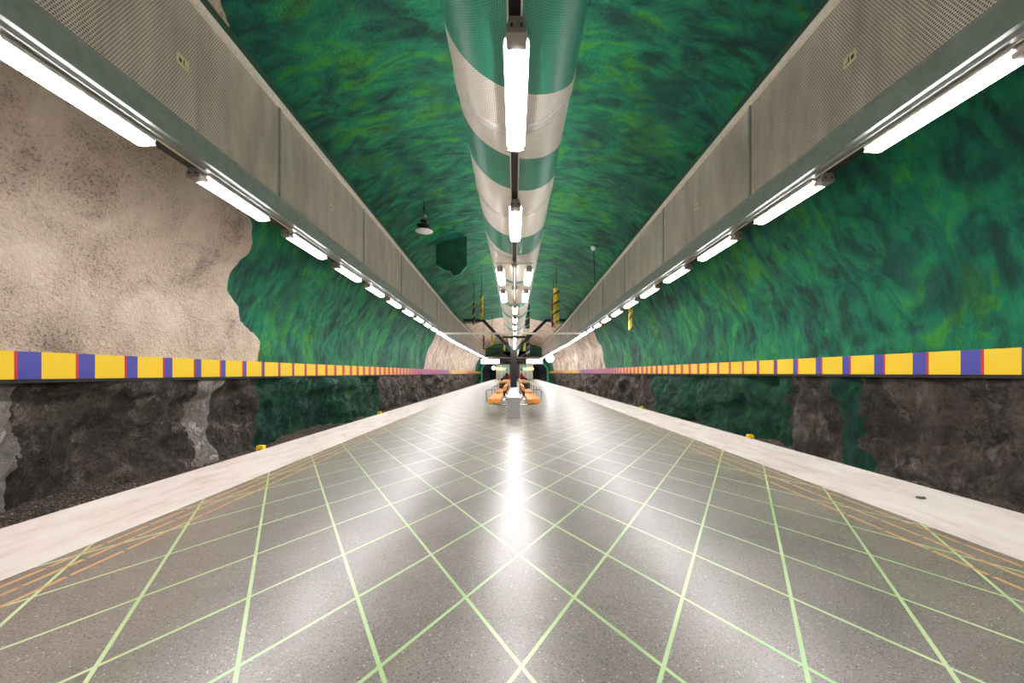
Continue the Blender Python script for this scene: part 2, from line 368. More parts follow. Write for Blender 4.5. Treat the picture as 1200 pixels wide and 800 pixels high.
def cave_pt(px_, ph, side, y):
    vs = vscale(y) if ph > .1 else 1
    x = side*px_*W0; h = (ph-.1)*W0*vs+.6 if ph > .1 else ph*W0
    z = EYE+h
    n = Vector((side*px_, 0, max(0, ph))).normalized()
    if ph < -.0:   # bare rock: ridged relief
        q = Vector((x, y*1.0, z*1.1))
        r = noise.ridged_multi_fractal(q*.75, .9, 2.1, 6, 1.0, 2.0)
        k = min(1, -ph/.05)
        d = (.26*(noise.fractal(q*.55, 1, 2, 4))-.20*(r-1.1)+.07*noise.turbulence(q*2.6, 5, True))*k
        d = max(-.38, min(.34, d))
        return (x+side*d, y, z)
    q = Vector((x, y, z)); k = min(1, max(0, (ph-.04)/.1))
    d = (.16*noise.noise(q*.35)+.05*noise.noise(q*1.3)+.022*noise.noise(q*3.2))*k
    return (x+n.x*d, y, z+n.z*d)
ys = []; y = YN
while y < YF: ys.append(y); y += .055 if 3.5 < y < 10 else .1 if 2 < y < 14 else (.16 if y < 30 else .35)
ys.append(YF)
def strip_mesh(name, pts_idx, side, lo, hi):
    mb = MB(); idx = list(range(lo, hi+1)); n = len(idx)
    vs = [cave_pt(HALF[i][0], HALF[i][1], side, yy) for yy in ys for i in idx]
    fs = []
    for r in range(len(ys)-1):
        for c in range(n-1):
            q = (r*n+c, r*n+c+1, (r+1)*n+c+1, (r+1)*n+c); fs.append(q if side < 0 else q[::-1])
    mb.add(vs, fs); return mb
split = next(i for i, p in enumerate(HALF) if p[1] > .71)
struct(strip_mesh('wall_left', None, -1, 0, split).build('wall_left', M['cave'], smooth=True), 'left cave wall, beige plaster near, green paint further, rock below', 'wall')
struct(strip_mesh('wall_right', None, 1, 0, split).build('wall_right', M['cave'], smooth=True), 'right cave wall painted green above dark bare rock', 'wall')
ceil = strip_mesh('ceiling', None, -1, split, len(HALF)-1); c2 = strip_mesh('ceiling', None, 1, split, len(HALF)-1)
ceil.add(c2.v, c2.f); struct(ceil.build('ceiling', M['cave'], smooth=True), 'swirling green painted vault of sprayed concrete', 'ceiling')
def ceil_h(x, y):    # absolute z of the vault above a point
    a = abs(x)/W0
    for i in range(split-12, len(HALF)-1):
        if HALF[i+1][0] <= a: return cave_pt(HALF[i][0], HALF[i][1], -1 if x < 0 else 1, y)[2]
    return EYE+.92*W0*vscale(y)

# platform
PL, PR, SL, SR = -3.47, 3.80, -2.60, 2.84
YE = 68.0
mb = MB().box(SL, SR, YN, YE, -1.2, 0); struct(mb.build('floor', M['floor']), 'grey terrazzo platform inlaid with a lattice of green lines', 'floor')
def edge(a, b, name, lab):
    m = MB(); m.box(min(a, b), max(a, b), YN, YE, -.16, .002, bev=.008); m.box(min(a, b)+(.12 if a < 0 else 0), max(a, b)-(0 if a < 0 else .12), YN, YE, -1.2, -.16, 1)
    struct(m.build(name, [M['strip'], M['soot']]), lab, 'platform edge')
edge(PL, SL, 'trim_1', 'white stone edge strip along the left side of the platform')
edge(SR, PR, 'trim_2', 'white stone edge strip along the right side of the platform')
# ballast in the two track beds
def bed(x0, x1, name, side, zi, zo):
    m = MB(); nx = 16; yy = [YN+.05+i*.22 for i in range(int((YF-YN-.1)/.22)+1)]
    vs = []
    for y in yy:
        for i in range(nx+1):
            u = i/nx; x = x0+(x1-x0)*u
            z = zi+(zo-zi)*max(0, (u-.55)/.45)+.07*noise.noise(Vector((x*4, y*4, 0)))+.03*noise.noise(Vector((x*13, y*13, 5)))
            vs.append((x, y, z))
    fs = [(r*(nx+1)+c, r*(nx+1)+c+1, (r+1)*(nx+1)+c+1, (r+1)*(nx+1)+c) for r in range(len(yy)-1) for c in range(nx)]
    tag(m.add(vs, fs).build(name, M['gravel'], smooth=True), 'dark brown ballast along the foot of the %s rock wall' % side, 'gravel', kind='stuff')
bed(-3.2, -6.5, 'track_gravel', 'left', -.95, -.66); bed(3.5, 6.5, 'track_gravel', 'right', -.95, -.56)

# far end wall with two tunnel mouths
def endwall():
    m = MB(); n = 40
    for cx, sgn in ((-4.2, -1), (4.2, 1)):
        r = 1.45; zc = EYE+.25
        arch = [(cx+r*math.cos(a), zc+r*math.sin(a)) for a in [math.pi*i/24 for i in range(25)]]
        arch = [(cx+r, -1.1)]+arch+[(cx-r, -1.1)]
        out = []
        for x, z in arch:
            if z <= -1.1: out.append((cx+(x-cx)/r*2.5, -1.1)); continue
            dx, dz = x-cx, z-zc
            k = 2.5/max(abs(dx), abs(dz), 1e-6) if z > zc else 2.5/abs(dx)
            out.append((cx+dx*k, zc+dz*k if z > zc else z))
        L_ = len(arch)
        vs = [(x, YF, z) for x, z in arch]+[(x, YF, z) for x, z in out]
        m.add(vs, [(i, i+1, L_+i+1, L_+i) for i in range(L_-1)], 0)
        # tube going back
        vs = [(x, YF, z) for x, z in arch]+[(x*1.0, YF+22, z) for x, z in arch]
        m.add(vs, [(i, i+1, L_+i+1, L_+i) for i in range(L_-1)], 1)
        m.box(cx-r-.3, cx+r+.3, YF+21.9, YF+22.2, -1.3, EYE+2.3, 1)
        # turquoise collar
        ring = []
        for k in range(27):
            x, z = arch[k]; dx, dz = x-cx, z-zc; l = r
            ring += [(x, YF-.12, z), (cx+dx*1.28, YF-.12, (zc+dz*1.28) if z > zc else z), (cx+dx*1.28, YF+.01, (zc+dz*1.28) if z > zc else z), (x, YF+.01, z)]
        fs = []
        for k in range(26):
            a = k*4
            for j in range(4): fs.append((a+j, a+(j+1) % 4, a+4+(j+1) % 4, a+4+j))
        m.add(ring, fs, 2)
    m.box(-1.95, 1.95, YF, YF+.1, -1.2, 6, 0); m.box(-7, 7, YF, YF+.1, EYE+2.75, 6.6, 0)
    struct(m.build('wall_far', [M['endwall'], M['soot'], M['greentile']]), 'far end wall with two dark arched tunnel mouths', 'wall')
endwall()
struct(MB().box(-7, 7, YN-.1, YN, -1.3, 6.9).build('wall_near', M['endwall']), 'wall closing the hall behind the viewpoint', 'wall')

# striped rails on both walls
def wall_band(side, zb, zt, mat, name, lab):
    root = thing(name, lab, 'wall rail', (side*5.95, 0, zb))
    x0, x1 = side*5.92, side*6.12
    p = MB().box(min(x0, x1), max(x0, x1), YN, 69.6, zb+.025, zt).build('striped_panel', mat)
    q = MB().box(min(side*5.94, side*6.14), max(side*5.94, side*6.14), YN, 69.6, zb-.02, zb+.025).build('lower_lip', M['dark'])
    for o in (p, q): o.parent = root; o.matrix_parent_inverse.identity(); o.location = (-side*5.95, 0, -zb)
wall_band(-1, EYE-.10, EYE+.262, M['bandL'], 'striped_wall_rail', 'yellow, blue and red striped rail along the left cave wall')
wall_band(1, EYE-.045, EYE+.30, M['bandR'], 'striped_wall_rail', 'yellow, blue and red striped rail along the right cave wall')

# ------------------------------------------------------------ grille ducts on both sides
YD = 56.0
def duct_x(side, y):
    if side < 0:
        s = 3.15+.034*min(y, 26); return -(s+.05*(1-math.exp(-max(0, y-26)/4)))
    return 3.20+.022*min(y, 30)
PIT = 3.46
SEAM = {-1: 5.64, 1: 5.60}
def sweep(side, prof, y0, y1, step=1.8, mi=0):                # profile (u outward, H above eye)
    n = max(1, int(math.ceil((y1-y0)/step))); yy = [y0+(y1-y0)*i/n for i in range(n+1)]; k = len(prof)
    vs = [(duct_x(side, y)+side*u, y, EYE+h) for y in yy for u, h in prof]; fs = []
    for r in range(n):
        for c in range(k):
            q = (r*k+c, r*k+(c+1) % k, (r+1)*k+(c+1) % k, (r+1)*k+c); fs.append(q if side > 0 else q[::-1])
    fs += [tuple(range(k)), tuple(range(n*k, n*k+k))[::-1]]
    return MB().add(vs, fs, mi)
def rect(u0, u1, h0, h1): return [(u0, h0), (u1, h0), (u1, h1), (u0, h1)]
for side, word in ((-1, 'left'), (1, 'right')):
    root = thing('grille_duct', 'long grey mesh-sided duct with a green-grey bottom channel, on the %s' % word, 'duct', (0, 0, 0))
    sweep(side, [(.02, 2.30), (.36, 2.30), (.36, 3.9), (.30, 3.96), (.02, 3.96)], YN, YD).build('duct_body', M['dark'], root)
    sweep(side, [(-.025, 2.24), (.02, 2.24), (.05, 2.22), (.10, 2.22), (.10, 2.31), (.03, 2.31), (.03, 2.49), (-.02, 2.49), (-.005, 2.47), (-.005, 2.27), (-.025, 2.27)], YN, YD).build('bottom_channel', M['channel'], root)
    sweep(side, [(-.045, 3.76), (.02, 3.75), (.02, 3.85), (-.03, 3.85), (-.045, 3.84)], YN, YD).build('top_rail', M['rail'], root)
    sweep(side, [(-.02, 3.84), (.25, 3.84), (.25, 4.0), (.0, 4.0)], YN, YD).build('top_angle', M['darkgreen'], root)
    sweep(side, rect(.14, .26, 2.235, 2.30), YN, 67.5).build('lamp_track', M['dark'], root)
    sweep(side, rect(.115, .135, 2.22, 2.30), YN, YD).build('track_lip', M['rail'], root)
    s0 = SEAM[side]
    for k in range(-3, 15):
        a = s0+PIT*k; b = min(a+PIT, YD)
        pn = sweep(side, rect(-.004, .02, 2.48, 3.76), a+.025, b-.025, 4).build('grille_panel', M['grille'], root)
        sweep(side, rect(-.018, .02, 2.48, 3.76), a-.024, a+.024).build('seam_strip', M['channel'], root)
        if k >= -1 and k < 8:
            ym = a+1.75; st = sweep(side, rect(-.0075, -.0045, 3.02, 3.12), ym-.075, ym+.075); 
            sg = st.build('sticker', M['sticker'], pn)
            ink = sweep(side, rect(-.0085, -.007, 3.05, 3.09), ym-.05, ym-.015); i2 = sweep(side, rect(-.0085, -.007, 3.045, 3.10), ym+.005, ym+.02)
            i3 = sweep(side, rect(-.0085, -.007, 3.05, 3.06), ym+.03, ym+.055)
            ink.add(i2.v, i2.f); ink.add(i3.v, i3.f); ob = ink.build('sticker_print', M['ink'], pn)
    for k in range(0, 16):
        y = 1.5+3.46*k; x = duct_x(side, y)+side*.33
        if y > YD: break
        MB().tube([(x, y, EYE+3.7), (side*4.85, y, EYE+3.7)], .03, 8).build('wall_strut', M['dark'], root)

# side tube lamps
def make_lamp(off_len=1.28):
    # origin: centre top of the lamp at its near end, long axis +y
    root = thing('tube_lamp', '', 'lamp')
    MB().prism([(-.096, -.054), (-.092, -.03), (-.05, -.006), (-.035, 0), (.035, 0), (.05, -.006), (.092, -.03), (.096, -.054), (.090, -.054), (.086, -.036), (-.086, -.036), (-.090, -.054)], .12, off_len).build('reflector_housing', M['white'], root)
    d = MB(); pr = [(-.066, -.038)]+[(-.072*math.cos(math.pi*i/8), -.082-.026*math.sin(math.pi*i/8)) for i in range(9)]+[(.066, -.038)]
    d.prism(pr, .14, off_len-.02).build('diffuser', M['lamp'], root)
    b = MB(); b.box(-.055, .055, 0, .13, -.02, .0); b.prism([(-.07, -.1), (.07, -.1), (.075, -.07), (.055, -.02), (-.055, -.02), (-.075, -.07)], .0, .13)
    b.build('end_bracket', M['bracket'], root)
    s = MB()
    for sx in (-.035, .035): s.tube([(sx, -.012, -.06), (sx, .002, -.06)], .009, 8)
    s.build('screw', M['dark'], root)
    MB().prism([(-.088, -.09), (-.06, -.02), (.06, -.02), (.088, -.09)], off_len, off_len+.025).build('end_cap', M['bracket'], root)
    return root
proto = make_lamp(); used = False
LP = 1.853
for side, word in ((-1, 'left'), (1, 'right')):
    n = 0; end = (3.77 if side < 0 else 3.88)-LP*3; vis = 0
    while end < 67:
        y = end-1.30; o = proto if not used else copy_thing(proto); used = True
        xa = duct_x(side, y)+side*.20; xb = duct_x(side, y+1.2)+side*.20
        o.location = (xa, y, EYE+2.235); o.rotation_euler = (0, 0, -math.atan2(xb-xa, 1.2))
        if end > 2.6:
            vis += 1
            o['label'] = ('lit tube lamp under the %s duct, nearest to the viewer and cut by the frame' % word) if vis == 1 else 'lit white tube lamp under the %s duct, %s from the near end of its row' % (word, ordn(vis))
        else:
            n += 1; o['label'] = 'tube lamp of the %s row out of view, %s place before the nearest seen' % (word, ordn(4-n) if n < 4 else 'next')
        o['group'] = 'tube lamps under the %s duct' % word
        end += LP

# ------------------------------------------------------------ central pipe and its lamps
PH = EYE+2.69; PRAD = .53; YP = 55.5
root = thing('ventilation_pipe', 'huge round overhead pipe with slanting green and white bands', 'pipe', (0, 0, 0))
m = MB(); seg = 72; yy = [YN+i*.5 for i in range(int((YP-YN)/.5)+1)]
vs = [(PRAD*math.sin(2*math.pi*k/seg), y, PH-PRAD*math.cos(2*math.pi*k/seg)) for y in yy for k in range(seg)]
fs = [(r*seg+k, r*seg+(k+1) % seg, (r+1)*seg+(k+1) % seg, (r+1)*seg+k) for r in range(len(yy)-1) for k in range(seg)]
fs += [tuple(range(seg)), tuple(range(len(vs)-seg, len(vs)))[::-1]]
m.add(vs, fs).build('pipe_shell', M['pipe'], root, smooth=True)
for y in (3.5, 5.45, 7.4, 9.9, 12.4, 14.9, 17.4, 21, 25, 30, 35, 40, 46, 52):
    for dy in (0, .07):
        c = MB(); pr = []
        vs = []; fs = []
        for k in range(seg):
            a = 2*math.pi*k/seg; ly = y+dy+.0
            for rr, yo in ((PRAD-.005, -.028), (PRAD+.008, -.022), (PRAD+.008, .022), (PRAD-.005, .028)):
                vs.append((rr*math.sin(a), ly+yo, PH-rr*math.cos(a)))
        for k in range(seg):
            a, b = k*4, ((k+1) % seg)*4
            for j in range(3): fs.append((a+j, b+j, b+j+1, a+j+1))
        if y < 8: c.add(vs, fs).build('joint_ring', M['white'], root, smooth=True)
        elif dy == 0: c.add(vs, fs).build('joint_ring', M['white'], root, smooth=True)
zb = PH-PRAD
MB().prism([(-.10, PH+PRAD-.02), (.10, PH+PRAD-.02), (.13, PH+PRAD+.06), (-.13, PH+PRAD+.06)], YN, YP).build('added_fill_trough', M['white'], root)  # added trough, out of view, carries the fill strip
MB().box(-.11, .11, YN+.1, YP-.1, PH+PRAD+.061, PH+PRAD+.085).build('added_fill_strip', M['vault_fill'], root)  # glowing strip added above the pipe, unseen, to brighten the vault
MB().box(-.035, .035, YN, YP, zb-.03, zb+.02).build('lamp_slot', M['dark'], root)
for s in (-1, 1): MB().box(min(s*.036, s*.048), max(s*.036, s*.048), YN, YP, zb-.034, zb+.02).build('slot_edge', M['white'], root)
for y in range(2, 56, 4):
    MB().tube([(0, y, PH+PRAD-.01), (0, y, ceil_h(.01, y)+.05)], .02, 8).build('hanger_rod', M['dark'], root)

def clamp_label(i): return ordn(i)
def central(x, y, label, group):
    o = copy_thing(proto); o.location = (x, y, zb-.03); o.rotation_euler = (0, 0, 0); o.scale = (.86, 1, 1); o['label'] = label; o['group'] = group
    return o
singles = [-2.63, -.13, 2.37, 4.87]+[12.4+2.5*i for i in range(17)]
vis = 0
for y in singles:
    if y < 1: central(.012, y, 'tube lamp under the pipe out of view, %s' % ('farther behind the viewpoint' if y < -1 else 'closest behind the viewpoint'), 'tube lamps under the pipe'); continue
    if abs(y-22.4) < .3: y = 22.65
    vis += 1
    lab = 'brightest and largest lit tube lamp, under the pipe at the top of the picture' if vis == 1 else 'lit tube lamp centred under the pipe, %s single one from the near end' % ordn(vis)
    central(.012, y, lab, 'tube lamps under the pipe')
for i, y in enumerate((7.62, 9.75)):
    r = thing('lamp_crossbar', '%s grey crossbar under the pipe carrying a pair of lamps' % ('nearer' if i == 0 else 'farther'), 'bracket', (0, y, zb), 'lamp crossbars under the pipe')
    MB().box(-.36, .36, -.05, .03, -.085, -.045, bev=.006).build('bar', M['beam'], r)
    MB().box(-.06, .06, -.06, .04, -.12, -.03, bev=.006).build('centre_clamp', M['bracket'], r)
    for s, wd in ((-1, 'left'), (1, 'right')):
        o = central(s*.285, y+.04, 'lit tube lamp on the %s end of the %s crossbar under the pipe' % (wd, 'nearer' if i == 0 else 'farther'), 'paired tube lamps on the crossbars')
        o.location.z = zb-.09
r = thing('cable_conduit', 'thin white cable hung below the pipe between the paired lamps', 'cable', (0, 7.7, zb-.12))
MB().tube([(0, 0, 0), (0, .5, -.03), (0, 2.2, -.03), (0, 4.6, .06)], .012, 8).build('cable', M['white'], r)
for s in (-1, 1): MB().tube([(s*.06, -.25, .08), (0, 0, 0)], .009, 8).build('strut', M['white'], r)
r = thing('hanging_crossbar', 'short black crossbar hung under the pipe before the forked column', 'bracket', (0, 22.3, zb))
MB().box(-.69, .69, -.06, .06, -.2, -.1, bev=.01).build('bar', M['dark'], r)
MB().box(-.05, .05, -.04, .04, -.12, 0, bev=.006).build('hanger', M['dark'], r)

# cross beams between the ducts
for y, h, lab in ((21.6, 2.31, 'thin pale cross beam between the ducts, the nearer one'), (55.6, 2.31, 'thin pale cross beam between the duct ends above the lit signs')):
    r = thing('cross_beam', lab, 'beam', (0, y, EYE+h-.16))
    a, b = duct_x(-1, y), duct_x(1, y)
    MB().box(a-.05, b+.05, -.05, .05, -.045, .045, bev=.01).build('beam', M['beam'], r)
    for x in (a, b): MB().box(x-.06, x+.06, -.07, .07, .0, .10).build('end_plate', M['bracket'], r)

# ------------------------------------------------------------ forked columns
def column(y, halfw, htop, reach, hx, lab, zfork):
    r = thing('forked_column', lab, 'column', (0, y, 0), 'charcoal forked columns')
    x = -.07*(y/31)
    m = MB()
    for a, b in ((-halfw, -halfw*.55), (halfw*.55, halfw)): m.box(x+a, x+b, -.16, .16, .02, zfork, bev=.01)
    m.box(x-halfw*.6, x+halfw*.6, -.05, .05, .02, zfork); m.build('post', M['pillar'], r)
    MB().box(x-halfw-.06, x+halfw+.06, -.22, .22, 0, .025).build('base_plate', M['dark'], r)
    for s in (-1, 1):
        t = .11; p0 = (x+s*halfw*.4, zfork-.12); p1 = (s*hx, htop); 
        dx, dz = p1[0]-p0[0], p1[1]-p0[1]; L_ = math.hypot(dx, dz); nx, nz = -dz/L_*t, dx/L_*t
        q = [(p0[0]-nx, p0[1]-nz), (p1[0]-nx, p1[1]-nz), (p1[0]+nx, p1[1]+nz), (p0[0]+nx, p0[1]+nz)]
        MB().prism(q, -.10, .10).build('arm', M['pillar'], r)
        MB().box(min(s*(hx-.08), s*reach), max(s*(hx-.08), s*reach), -.10, .10, htop-.11, htop+.11, bev=.01).build('top_bar', M['pillar'], r)
column(31, .25, EYE+4.1, 3.98, 2.45, 'charcoal forked column holding the pipe, the nearer and larger of two', EYE+1.85)
column(57.5, .25, EYE+3.5, 4.2, 2.6, 'charcoal forked column near the far end, mostly hidden behind the first', EYE+1.9)

# ------------------------------------------------------------ granite block, benches
r = thing('granite_block', 'long low speckled granite block standing between the near benches', 'stone block', (-.02, 9.2, 0))
MB().box(-.15, .15, 0, 6.4, 0, .46, bev=.008).build('stone_body', M['granite'], r)
MB().box(-.153, .153, -.003, 6.4, .46, .48, bev=.004).build('polished_cap', M['granite'], r)
def bench(s, y0, ln, lab):
    r = thing('platform_bench', lab, 'bench', (-.015, y0, 0), 'slatted benches beside the granite block')
    def bx(a, b): return (min(s*a, s*b), max(s*a, s*b))
    for a, b in ((.31, .45), (.465, .61)):
        x0, x1 = bx(a, b); MB().box(x0, x1, 0, ln, .35, .45, bev=.012).build('seat_plank', M['wood'], r)
    x0, x1 = bx(.19, .265); m = MB(); k = s
    m.prism([(k*.265, .62), (k*.195, .64), (k*.175, .75), (k*.245, .735)], .0, ln).build('backrest', M['wood'], r)
    for yy in (.25, ln-.25):
        MB().tube([(k*.15, yy, .30), (k*.34, yy, .30), (k*.58, yy, .33)], .02, 8).build('seat_bracket', M['chrome'], r)
        MB().tube([(k*.15, yy, .40), (k*.21, yy, .46), (k*.235, yy, .56), (k*.225, yy, .66)], .018, 8).build('back_bracket', M['chrome'], r)
        MB().box(*bx(.205, .255), yy-.03, yy+.03, .50, .63).build('back_block', M['dark'], r)
    for yy in (.03, ln-.03):
        MB().tube([(k*.635, yy, .38), (k*.645, yy, .62), (k*.63, yy, .65), (k*.55, yy, .66), (k*.42, yy, .66)], .009, 8).build('armrest', M['chrome'], r)
bench(-1, 9.22, 2.35, 'orange wood slatted bench left of the granite block, front one')
bench(1, 9.22, 2.35, 'orange wood slatted bench right of the granite block, front one')
bench(-1, 12.9, 2.3, 'orange wood slatted bench left of the granite block, rear one')
bench(1, 12.9, 2.3, 'orange wood slatted bench right of the granite block, rear one')
def long_bench(s, lab):
    r = thing('boxed_bench', lab, 'bench', (0, 22, 0), 'black-ended benches by the column')
    x0, x1 = (min(s*.36, s*.86), max(s*.36, s*.86))
    m = MB().box(x0, x1, 0, .6, .2, .50, bev=.01).box(min(s*.54, s*.68), max(s*.54, s*.68), .1, .3, 0, .2); m.build('end_box', M['dark'], r)
    for a, b in ((.36, .59), (.62, .86)):
        MB().box(min(s*a, s*b), max(s*a, s*b), .9, 15, .48, .54, bev=.008).build('seat_plank', M['wood'], r)
    for yy in (5, 10, 14.6): MB().box(min(s*.54, s*.68), max(s*.54, s*.68), yy+.03, yy+.2, 0, .5 if yy > 1 else .22).build('leg', M['dark'], r)
long_bench(-1, 'long wood-topped bench with a black end box, left of the column')
long_bench(1, 'long wood-topped bench with a black end box, right of the column')

# ------------------------------------------------------------ people on the far benches
def skin_obj(name, chains, mat, parent, sub=1):
    vs, es, rs = [], [], []
    for ch in chains:
        st = ch.get('from'); prev = st
        for p, rad in ch['pts']:
            vs.append(p); rs.append(rad if isinstance(rad, tuple) else (rad, rad))
            if prev is not None: es.append((prev, len(vs)-1))
            prev = len(vs)-1
    me = bpy.data.meshes.new(name); me.from_pydata(vs, es, []); o = bpy.data.objects.new(name, me); COL.objects.link(o); o.parent = parent
    md = o.modifiers.new('skin', 'SKIN'); md.use_smooth_shade = True
    for i, rr in enumerate(rs): me.skin_vertices[0].data[i].radius = rr
    me.skin_vertices[0].data[0].use_root = True
    if sub: o.modifiers.new('sub', 'SUBSURF').levels = sub; o.modifiers['sub'].render_levels = sub
    me.materials.append(mat); return o
def person(loc, rz, lab, top, cap, caplab):
    r = thing('person', lab, 'person', loc); r.rotation_euler = (0, 0, rz)
    # local: faces +y, hips at the origin height .57 above the floor
    H0 = .62
    ch = [{'pts': [((0, 0, H0), (.13, .10)), ((0, -.01, H0+.2), (.12, .09)), ((0, 0, H0+.4), (.14, .10)), ((0, .01, H0+.49), .055), ((0, .03, H0+.56), .055), ((0, .045, H0+.66), (.078, .095)), ((0, .04, H0+.75), (.06, .07))]}]
    for s in (-1, 1):
        ch.append({'from': 0, 'pts': [((s*.09, .04, H0-.01), .075), ((s*.11, .42, H0-.02), .06), ((s*.11, .45, .28), .048), ((s*.11, .43, .09), .036), ((s*.12, .52, .045), .036), ((s*.12, .62, .035), .03)]})
        ch.append({'from': 2, 'pts': [((s*.19, 0, H0+.4), .055), ((s*.23, .05, H0+.17), .042), ((s*.14, .28, H0+.11), .032), ((s*.12, .34, H0+.1), .03)]})
    body = skin_obj('body', ch, M['skin'], r)
    for s in (-1, 1):
        c = [{'pts': [((s*.12, .33, H0+.1), .022), ((s*.118, .38, H0+.095), (.036, .016))]}]
        for k, (dx, L_) in enumerate(((-.027, .06), (-.009, .072), (.009, .068), (.027, .055))):
            c.append({'from': 1, 'pts': [((s*.118+dx, .40, H0+.095), .009), ((s*.118+dx, .40+L_*.55, H0+.088), .009), ((s*.118+dx, .40+L_, H0+.068), .008)]})
        c.append({'from': 0, 'pts': [((s*.118-s*.035, .36, H0+.09), .01), ((s*.118-s*.05, .395, H0+.08), .009)]})
        skin_obj('hand', c, M['skin'], body, 1)
    j = [{'pts': [((0, 0, H0-.02), (.16, .125)), ((0, -.01, H0+.2), (.155, .12)), ((0, 0, H0+.39), (.165, .12)), ((0, .005, H0+.475), .075)]}]
    for s in (-1, 1): j.append({'from': 2, 'pts': [((s*.19, 0, H0+.4), .075), ((s*.235, .05, H0+.17), .06), ((s*.145, .27, H0+.115), .048)]})
    skin_obj('jacket', j, top, r)
    tr = [{'pts': [((0, 0, H0-.03), (.155, .115))]}]
    for s in (-1, 1): tr.append({'from': 0, 'pts': [((s*.1, .05, H0-.02), .092), ((s*.112, .43, H0-.02), .075), ((s*.112, .455, .28), .062), ((s*.112, .435, .1), .052)]})
    skin_obj('trousers', tr, M['navy'], r)
    for s in (-1, 1): skin_obj('shoe', [{'pts': [((s*.115, .42, .05), .05), ((s*.12, .53, .045), (.045, .04)), ((s*.122, .63, .035), (.035, .028))]}], M['dark'], r)
    m = MB(); m.lathe([(0.001, .12), (.05, .112), (.085, .08), (.1, .03), (.1, 0.0), (.094, 0.0)], (0, .035, H0+.70), 20)
    m.prism([(-.07, H0+.70), (.07, H0+.70), (.06, H0+.715), (-.06, H0+.715)], .12, .19)
    o = m.build('cap' if caplab == 'cap' else 'hair', cap, r, smooth=True)
    f = MB()
    for s in (-1, 1): f.lathe([(.001, -.008), (.009, 0), (.001, .008)], (s*.032, .135, H0+.675), 8)
    f.box(-.022, .022, .128, .138, H0+.615, H0+.622); f.build('face_features', M['hair'], body)
    n = MB().prism([(-.012, H0+.645), (.012, H0+.645), (.004, H0+.675), (-.004, H0+.675)], .12, .16); n.build('nose', M['skin'], body)
    return r
person((-.62, 32.6, 0), math.pi/2-.25, 'seated person in dark clothes and an orange cap, left of the column', M['navy'], M['orange'], 'cap')
person((.56, 33.0, 0), -math.pi/2+.2, 'seated person in a red jacket, half hidden behind the right of the column', M['red'], M['hair'], 'hair')
r = thing('red_bag', 'red shoulder bag on the bench behind the person in the orange cap', 'bag', (-.40, 31.9, .54))
MB().box(-.12, .12, -.1, .12, 0, .34, bev=.04).build('bag_body', M['red'], r)
MB().tube([(-.08, 0, .32), (-.06, 0, .42), (.06, 0, .42), (.08, 0, .32)], .012, 8).build('strap', M['dark'], r)

# ------------------------------------------------------------ hanging painted tubes
def hanging_tube(px, yt, yb, wd, d, mat, lab):
    x, y, zt = PX(px, yt, d); zbm = PX(px, yb, d)[2]; rad = wd*d/F/2
    cz = ceil_h(x, y)
    if zt > cz-.1: zt = cz-.1
    r = thing('hanging_tube', lab, 'hanging ornament', (x, y, zbm), 'painted tubes hung from the vault')
    h = zt-zbm
    MB().lathe([(.001, 0), (rad*.8, 0), (rad, .015), (rad, h-.015), (rad*.8, h), (.001, h)], seg=24).build('painted_tube', mat, r, smooth=False)
    MB().tube([(0, 0, h-.02), (0, 0, cz-zbm+.06)], .014, 8).build('rod', M['dark'], r)
hanging_tube(652, 337.5, 378, 7.4, 20.5, M['t1'], 'largest yellow woven-pattern tube hung inside the right duct')
hanging_tube(648.6, 349, 383.5, 5.2, 22.5, M['t2'], 'dark red tube hung just behind the large yellow one')
hanging_tube(739, 352, 387, 5.2, 15.6, M['t1'], 'yellow tube hung outside the right duct, below its lamps')
hanging_tube(704.5, 372, 384.5, 4, 19.6, M['t2'], 'dark red tube tip showing below the right row of lamps')
hanging_tube(564.5, 346, 374.5, 3.6, 22, M['t3'], 'yellow, blue and red spiral tube hung inside the left duct')
hanging_tube(555.3, 355, 380.5, 3.2, 23, M['t4'], 'black tube with yellow and red marks by the left duct edge')
hanging_tube(618, 350, 385, 5.6, 24.5, M['t5'], 'dark green tube with white slanting stripes, right of the pipe')
hanging_tube(566.8, 393, 409.5, 2.0, 38, M['t6'], 'far thin yellow and blue tube farthest left')
hanging_tube(576.8, 393, 404, 2.4, 37, M['t7'], 'far short plain yellow tube left of the fork arm')
hanging_tube(591, 394, 411, 2.2, 40, M['t7'], 'far yellow tube just left of the pipe')
hanging_tube(614.5, 394, 411, 2.8, 40, M['t7'], 'far yellow tube just right of the pipe')
hanging_tube(618.8, 390, 415, 3.6, 38, M['t6'], 'far navy tube with yellow dashes, right of the pipe')

# stack of discs on a rod
x, y, zt = PX(497, 244, 12.0); cz = ceil_h(x, y)
r = thing('disc_pendant', 'pendant of four stacked discs on a rod, lowest disc pale', 'hanging ornament', (x, y, EYE))
zz = lambda py: (437-py)*12.0/F
for py, wpx, mt in ((271, 20.4, 'mirror'), (264.5, 17, 'dark'), (259, 10, 'dark'), (253, 6.4, 'bracket')):
    rad = wpx*12/F/2; z = zz(py)
    MB().lathe([(.001, -.045), (rad*.6, -.04), (rad*.95, -.01), (rad, .005), (rad*.9, .02), (.001, .04)], (0, 0, z), 28).build('disc', M[mt], r, smooth=True)
MB().tube([(0, 0, zz(271)), (0, 0, cz-EYE+.05)], .012, 8).build('rod', M['dark'], r)
MB().lathe([(.001, .0), (.04, .02), (.03, .1), (.001, .1)], (0, 0, min(zz(246), cz-EYE-.06)), 12).build('ceiling_cup', M['dark'], r)
